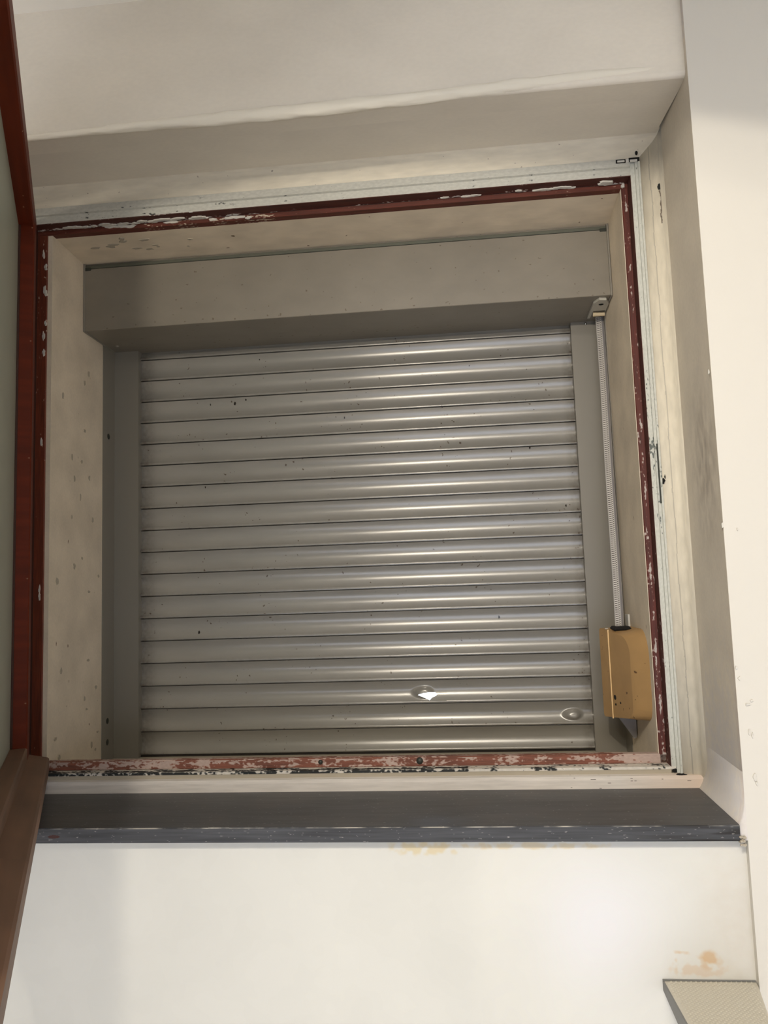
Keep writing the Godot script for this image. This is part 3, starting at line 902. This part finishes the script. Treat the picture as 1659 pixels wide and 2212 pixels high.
func shutter() -> void:
	var t := thing("roller_shutter", "closed grey roller shutter with cover box, side guide rails and glossy slats", "roller shutter", Vector3.ZERO)
	# cover box
	var yb := 0.4548
	var yt := 0.5700
	var zb := -0.2888
	var st := mb()
	along_x(st, [Vector2(yb, -0.4300), Vector2(yb, zb - 0.0008), Vector2(yb + 0.0008, zb), Vector2(0.5600, zb), Vector2(0.5600, zb - 0.0045), Vector2(yt, zb - 0.0045), Vector2(yt, -0.4300)], -0.6085, 0.2400, 1)
	var bx := obj("cover_box", st, mats.shutter_box, t, "long grey cover box of the shutter")
	st = mb()
	box(st, Vector3(-0.6084, 0.5612, zb - 0.003), Vector3(0.2400, 0.5668, zb - 0.0002), 0.0008)
	obj("cover_strip", st, mats.olive, bx, "dark strip along the top of the cover box")
	for s in [[-0.6116, -0.6085], [0.2402, 0.2430]]:
		st = mb()
		box(st, Vector3(s[0], yb - 0.0012, -0.43), Vector3(s[1], yt, zb + 0.0012), 0.0004)
		obj("end_cap", st, mats.lacquer, bx)
	for x in [-0.604, 0.2350]:
		st = mb()
		box(st, Vector3(x - 0.0052, 0.5575, zb - 0.002), Vector3(x + 0.0052, 0.5632, zb + 0.0006), 0.0005)
		obj("clip", st, mats.dark_metal, bx, "small dark clip in the box corner")
	st = mb(true)
	disc(st, Vector3(-0.590, yb, -0.372), Vector3(0, -1, 0), 0.003, 0.0022, 14)
	obj("screw", st, mats.lacquer, bx)
	st = mb(true)
	disc(st, Vector3(0.2185, 0.4505, ZG + 0.0012), Vector3(0, -0.2, 1), 0.0024, 0.0016, 14)
	obj("screw", st, mats.steel, bx, "bright metal head standing in for a spot of daylight above the right guide")  # shiny head put where a spot of daylight shows through
	# guide rails: a flange along the reveal and the front face
	st = mb()
	prism(st, [Vector2(XL - 0.001, -0.44), Vector2(-0.5664, -0.44), Vector2(-0.5664, ZG), Vector2(XL + 0.0016, ZG), Vector2(XL + 0.0010, -0.362), Vector2(XL - 0.001, -0.362)], -0.2615, 0.4547)
	var g := obj("guide_rail", st, mats.lacquer, t, "left guide rail")
	for y in [0.2967, -0.1891, -0.2240]:
		st = mb(true)
		disc(st, Vector3(XL + 0.0012, y, -0.383), Vector3(1, 0, 0), 0.0052, 0.0006, 14)
		obj("screw", st, mats.dark_metal, g, "dark screw on the flange")
	st = mb()
	prism(st, [Vector2(0.1936, -0.44), Vector2(XR + 0.001, -0.44), Vector2(XR + 0.001, -0.362), Vector2(XR - 0.0010, -0.362), Vector2(XR - 0.0016, ZG), Vector2(0.1936, ZG)], -0.2615, 0.4547)
	obj("guide_rail", st, mats.lacquer, t, "right guide rail")
	# slats
	for i in range(-1, 18):
		var y := Y0 - i * PITCH
		st = mb(true)
		if i == 15:
			dented(st, y, -0.0775, -0.1572, 0.0165, 0.0085, 0.0088, [Vector2(-0.0887, -0.1606), Vector2(-0.0800, -0.1580), Vector2(-0.0700, -0.1572), Vector2(-0.0610, -0.1580), Vector2(-0.0572, -0.1608), Vector2(-0.0600, -0.1632), Vector2(-0.0650, -0.1650), Vector2(-0.0700, -0.1695), Vector2(-0.0790, -0.1650)])
		elif i == 16:
			dented(st, y, 0.1640, -0.1975, 0.015, 0.0075, 0.0078, [])
		else:
			make_slat(st, y, -0.580, 0.203)
		obj("slat", st, mats.slat, t, "slat torn open by a hole with daylight" if i == 15 else ("slat with a raised dent at its right end" if i == 16 else ""))
	st = mb()
	box(st, Vector3(-0.575, -0.2600, ZC - 0.010), Vector3(0.200, -0.2518, ZC - 0.0015), 0.001)
	obj("bottom_seal", st, mats.rubber, t, "dirty dark seal under the lowest slat")
	# strap outlet under the box
	var br := Node3D.new()
	br.name = "strap_guide"
	t.add_child(br)
	br.set_meta("label", "pale plastic strap guide under the box")
	st = mb()
	var plate := [Vector2(0.2175, -0.3800), Vector2(0.2215, -0.3800), Vector2(0.2225, -0.345), Vector2(0.2410, -0.345), Vector2(0.2418, -0.3800), Vector2(0.2428, -0.378), Vector2(0.2416, -0.3160), Vector2(0.2350, -0.2985), Vector2(0.2240, -0.2965), Vector2(0.2175, -0.3120)]
	plate.reverse()
	prism(st, plate, yb - 0.0042, yb)
	obj("plate", st, mats.bracket, br)
	st = mb()
	disc(st, Vector3(0.2300, yb - 0.0042, -0.3165), Vector3(0, -1, 0), 0.0040, 0.0004, 18)
	obj("screw_hole", st, mats.hole, br)
	st = mb(true)
	for k in 12:
		var a0 := TAU * k / 12
		var a1 := TAU * (k + 1) / 12
		var c := Vector2(yb - 0.0075, -0.352)
		quad(st, Vector3(0.2228, c.x + 0.0035 * cos(a0), c.y + 0.0035 * sin(a0)), Vector3(0.2228, c.x + 0.0035 * cos(a1), c.y + 0.0035 * sin(a1)), Vector3(0.2408, c.x + 0.0035 * cos(a1), c.y + 0.0035 * sin(a1)), Vector3(0.2408, c.x + 0.0035 * cos(a0), c.y + 0.0035 * sin(a0)))
	obj("roller", st, mats.cream, br, "cream roller of the strap guide")

	# strap
	var s := thing("pull_strap", "woven grey pull strap hanging from the shutter box to the winder", "strap", Vector3(0.2295, -0.06, -0.31))
	st = mb(true)
	var n := 40
	var so := s.position
	for k in n:
		var q := []
		for e in 2:
			var u := float(k + e) / n
			var yy := lerpf(yb - 0.004, -0.058, u)
			var xx := lerpf(0.2300, 0.2180, u) + 0.0004 * sin(u * 9.0)
			var zz := lerpf(-0.3755, -0.305, u) + 0.002 * sin(u * PI)
			for m in [[0.0, -0.0008], [0.0, 0.0004], [0.0035, 0.0012], [0.0066, 0.0006], [0.0100, 0.0012], [0.0132, 0.0004], [0.0132, -0.0008]]:
				q.append(Vector3(xx + m[0], yy, zz + m[1]) - so)
		for m in 6:
			var ua := [0.0, 0.02, 0.27, 0.5, 0.76, 0.98, 1.0]
			var va := k * 0.5 * 2.0
			quv(st, [q[7 + m], q[7 + m + 1], q[m + 1], q[m]], [Vector2(ua[m], va + 1.0), Vector2(ua[m + 1], va + 1.0), Vector2(ua[m + 1], va), Vector2(ua[m], va)])
		quad(st, q[7 + 6], q[7], q[0], q[6])
	obj("webbing", st, mats.strap, s)

	# winder
	var wd := thing("strap_winder", "tan plastic strap winder with rounded front on the right inner reveal", "strap winder", Vector3(XR, -0.125, -0.27))
	var wo := wd.position
	var outer := []      # outline (z, y) at the reveal
	var inner := []      # outline of the raised face
	var corner := func(cz: float, cy: float, r: float, a0: float, a1: float, dst: Array) -> void:
		for k in 9:
			var a := lerpf(a0, a1, k / 8.0)
			dst.append(Vector2(cz + r * cos(a), cy + r * sin(a)))
	# back-bottom, front-bottom, front-top, back-top
	corner.call(-0.327, -0.1810, 0.006, PI, PI * 1.5, outer)
	corner.call(-0.2325, -0.1540, 0.027, -PI / 2, 0.0, outer)
	corner.call(-0.2455, -0.0950, 0.040, 0.0, PI / 2, outer)
	corner.call(-0.327, -0.0600, 0.006, PI / 2, PI, outer)
	corner.call(-0.326, -0.1830, 0.005, PI, PI * 1.5, inner)
	corner.call(-0.2550, -0.1620, 0.019, -PI / 2, 0.0, inner)
	corner.call(-0.2640, -0.0920, 0.028, 0.0, PI / 2, inner)
	corner.call(-0.326, -0.0610, 0.005, PI / 2, PI, inner)
	var fx := func(z: float) -> float: return 0.1985 + (z + 0.33) / 0.095 * 0.0255
	st = mb(true)
	var m2 := outer.size()
	var ringA := []
	var ringB := []
	var ringC := []
	for k in m2:
		var a: Vector2 = outer[k]
		var b: Vector2 = inner[k]
		ringA.append(Vector3(XR, a.y, a.x) - wo)
		var mid := a.lerp(b, 0.72)
		ringB.append(Vector3(lerpf(XR, fx.call(b.x), 0.80), mid.y, mid.x) - wo)
		ringC.append(Vector3(fx.call(b.x), b.y, b.x) - wo)
	for k in m2:
		var k2 := (k + 1) % m2
		quad(st, ringA[k2], ringA[k], ringB[k], ringB[k2])
		quad(st, ringB[k2], ringB[k], ringC[k], ringC[k2])
	st.set_smooth_group(1)
	var cc := Vector3(fx.call(-0.285), -0.122, -0.285) - wo
	for k in m2:
		tri(st, ringC[(k + 1) % m2], ringC[k], cc)
	var shell := obj("shell", st, mats.winder, wd)
	st = mb()
	for k in 1:      # moulded seam
		var za := -0.3010
		var xs: float = fx.call(za)
		quad(st, Vector3(xs - 0.0009, -0.1870, za - 0.0016) - wo, Vector3(xs - 0.0009, -0.1870, za + 0.0016) - wo, Vector3(xs - 0.0009, -0.0575, za + 0.0016) - wo, Vector3(xs - 0.0009, -0.0575, za - 0.0016) - wo)
		quad(st, Vector3(xs - 0.0009, -0.1870, za + 0.0016) - wo, Vector3(xs + 0.001, -0.1870, za + 0.0022) - wo, Vector3(xs + 0.001, -0.0575, za + 0.0022) - wo, Vector3(xs - 0.0009, -0.0575, za + 0.0016) - wo)
	obj("seam", st, mats.seam, wd, "pale moulded seam line")
	st = mb()
	var hx: float = fx.call(-0.2905)
	disc(st, Vector3(hx + 0.0004, -0.1555, -0.2905) - wo, Vector3(-0.965, 0, 0.264), 0.0042, 0.0008, 14)
	disc(st, Vector3(hx + 0.0004, -0.1655, -0.2885) - wo, Vector3(-0.965, 0, 0.264), 0.0018, 0.0008, 10)
	disc(st, Vector3(fx.call(-0.2735) + 0.0004, -0.1615, -0.2735) - wo, Vector3(-0.965, 0, 0.264), 0.0019, 0.0008, 10)
	obj("screw_hole", st, mats.hole, wd, "small dark screw holes")
	st = mb()
	box(st, Vector3(0.2125, -0.0600, -0.322) - wo, Vector3(0.2385, -0.0525, -0.285) - wo, 0.003)
	obj("strap_slot", st, mats.hole, wd, "black slot that takes the strap")
	st = mb()
	box(st, Vector3(0.2410, -0.070, -0.345) - wo, Vector3(0.2445, -0.0360, -0.322) - wo, 0.0008)
	obj("back_plate", st, mats.plate, wd, "white back plate behind the winder")
	st = mb()
	box(st, Vector3(0.2050, -0.0605, -0.334) - wo, Vector3(0.2140, -0.0560, -0.318) - wo, 0.0008)
	obj("back_plate", st, mats.plate, wd, "white back plate behind the winder")
	st = mb()
	var tb := [Vector3(0.2170, -0.187, -0.318), Vector3(0.2425, -0.187, -0.318), Vector3(0.2425, -0.2180, -0.318), Vector3(0.2385, -0.2200, -0.318)]
	quad(st, tb[3] - wo, tb[2] - wo, tb[1] - wo, tb[0] - wo)
	var db := Vector3(0, 0, -0.012)
	quad(st, tb[0] + db - wo, tb[1] + db - wo, tb[2] + db - wo, tb[3] + db - wo)
	for k in 4:
		var k2 := (k + 1) % 4
		quad(st, tb[k] - wo, tb[k2] - wo, tb[k2] + db - wo, tb[k] + db - wo)
	obj("mounting_tab", st, mats.tab, wd, "grey triangular mounting tab")

# ------------------------------------------------------------------ the open sash on the left
func sash() -> void:
	var th := deg_to_rad(63.424)
	var d := Vector3(cos(th), 0, sin(th))
	var nrm := Vector3(sin(th), 0, -cos(th))     # outer face, turned towards the window
	var t := thing("casement_sash", "open brown wooden casement sash with glass pane at the left edge", "window sash", Vector3(-0.6148, -0.235, -0.1466))
	t.basis = Basis(d, Vector3.UP, d.cross(Vector3.UP))
	# local: x along the sash from its hinge, y up from its bottom edge, -z is the outer face
	var sgn := 1.0 if t.basis.z.dot(nrm) > 0 else -1.0
	var L := 0.868
	var H := 0.810
	var D := func(lo: Vector3, hi: Vector3) -> Array:     # w runs outwards from the outer face
		var za := lo.z * sgn
		var zb := hi.z * sgn
		return [Vector3(lo.x, lo.y, minf(za, zb)), Vector3(hi.x, hi.y, maxf(za, zb))]
	var put := func(called: String, lo: Vector3, hi: Vector3, m: Material, b: float, label: String) -> MeshInstance3D:
		var s := mb()
		var e: Array = D.call(lo, hi)
		box(s, e[0], e[1], b)
		return obj(called, s, m, t, label)
	put.call("hinge_stile", Vector3(0, 0, -0.055), Vector3(0.050, H, 0), mats.sash, 0.0018, "")
	put.call("lock_stile", Vector3(L - 0.055, 0, -0.055), Vector3(L, H, 0), mats.sash, 0.0018, "")
	put.call("top_rail", Vector3(0.0502, H - 0.030, -0.055), Vector3(L - 0.0552, H, 0), mats.sash, 0.0018, "")
	put.call("bottom_rail", Vector3(0.0502, 0, -0.055), Vector3(L - 0.0552, 0.053, 0), mats.bar, 0.0018, "weathered bottom rail")
	put.call("glass_pane", Vector3(0.049, 0.050, -0.025), Vector3(L - 0.054, H - 0.028, -0.021), mats.glass, 0.0, "")
	for q in [["glazing_bead", Vector3(0.0495, 0.053, -0.021), Vector3(0.0515, H - 0.030, -0.018)]]:
		put.call(q[0], q[1], q[2], mats.dark_wood, 0.0005, "")
	# weather bar: sloping top, square lip, set near the bottom of the outer face
	var s := mb()
	var pr := [Vector2(0.010, 0.0), Vector2(0.037, 0.0), Vector2(0.031, 0.0235), Vector2(0.029, 0.0258), Vector2(0.012, 0.0258), Vector2(0.010, 0.023)]
	var x0 := 0.006
	var x1 := L - 0.01
	for k in pr.size():
		var a: Vector2 = pr[k]
		var b: Vector2 = pr[(k + 1) % pr.size()]
		var q := [Vector3(x0, a.x, a.y * sgn), Vector3(x1, a.x, a.y * sgn), Vector3(x1, b.x, b.y * sgn), Vector3(x0, b.x, b.y * sgn)]
		if sgn > 0: q.reverse()
		quad(s, q[0], q[1], q[2], q[3])
	for e in [x0, x1]:
		var idx := Geometry2D.triangulate_polygon(PackedVector2Array(pr))
		for k in range(0, idx.size(), 3):
			var v := []
			for m in 3: v.append(Vector3(e, pr[idx[k + m]].x, pr[idx[k + m]].y * sgn))
			if ((v[1] - v[0]).cross(v[2] - v[0]).x > 0) != (e == x1): v.reverse()
			tri(s, v[0], v[1], v[2])
	obj("weather_bar", s, mats.bar, t, "grey-brown weather bar along the foot")

# ------------------------------------------------------------------ the little shelf in the corner
func shelf() -> void:
	var y := -0.4196
	var t := thing("corner_shelf", "grey-sided corner shelf with an embossed pale top, bottom right", "shelf", Vector3(0.235, y - 0.06, 0.06))
	var o := t.position
	var st := mb()
	var pl := [Vector2(0.1925, 0.0005), Vector2(0.1960, 0.190), Vector2(0.2500, 0.190), Vector2(0.2725, 0.090), Vector2(0.2870, 0.0110), Vector2(0.2880, 0.0005)]
	prism(st, pl.map(func(p: Vector2) -> Vector2: return p - Vector2(o.x, o.z)), y - 0.0105 - o.y, y - 0.0002 - o.y)
	obj("top_plate", st, mats.shelf_top, t, "pale embossed top plate")
	st = mb()
	var side := [Vector3(0.1911, y, 0.0005), Vector3(0.1946, y, 0.192)]
	for s in [0.0]:
		var a: Vector3 = side[0] - o
		var b: Vector3 = side[1] - o
		var dn := Vector3(0, -0.0330, 0)
		var dn0 := Vector3(0, -0.0100, 0)
		var w := Vector3(0.0016, 0, 0)
		var mid := Vector3(0.1914, y, 0.018) - o
		quad(st, a + dn0, mid + Vector3(0, -0.012, 0), mid, a)
		quad(st, mid + Vector3(0, -0.012, 0), b + dn, b, mid)
		quad(st, a, mid, mid + w, a + w)
		quad(st, mid, b, b + w, mid + w)
		quad(st, a + w, mid + w, mid + w + Vector3(0, -0.012, 0), a + w + dn0)
		quad(st, mid + w, b + w, b + w + dn, mid + w + Vector3(0, -0.012, 0))
		quad(st, mid + w + Vector3(0, -0.012, 0), b + w + dn, b + dn, mid + Vector3(0, -0.012, 0))
	box(st, Vector3(0.1911, y - 0.010, 0.0002) - o, Vector3(0.2880, y + 0.0016, 0.0018) - o, 0.0003)
	obj("side_panel", st, mats.shelf_side, t, "dark grey side and back edge")
	# embossed pips of the top, each a small raised lozenge
	st = mb(true)
	var poly := PackedVector2Array(pl)
	var step := 0.0052
	for i in 40:
		for j in 60:
			var x := 0.194 + i * step + (step / 2 if j % 2 else 0.0)
			var z := 0.004 + j * step * 0.55
			if z > 0.186 or not Geometry2D.is_point_in_polygon(Vector2(x, z), poly) or not Geometry2D.is_point_in_polygon(Vector2(x + 0.0030, z), poly) or not Geometry2D.is_point_in_polygon(Vector2(x - 0.0034, z), poly): continue
			var c := Vector3(x, y - 0.0002, z) - o
			var r := 0.0024
			var rim := [c + Vector3(-r, 0, 0.0004), c + Vector3(0, 0, r * 0.62), c + Vector3(r, 0, -0.0004), c + Vector3(0, 0, -r * 0.62)]
			for k in 4:
				tri(st, rim[k], rim[(k + 1) % 4], c + Vector3(0, 0.0017, 0))
	obj("embossed_pips", st, mats.shelf_top, t).set_meta("kind", "stuff")

func _ready() -> void:
	view()
	materials()
	lamps()
	room()
	frame()
	slate()
	shutter()
	sash()
	shelf()
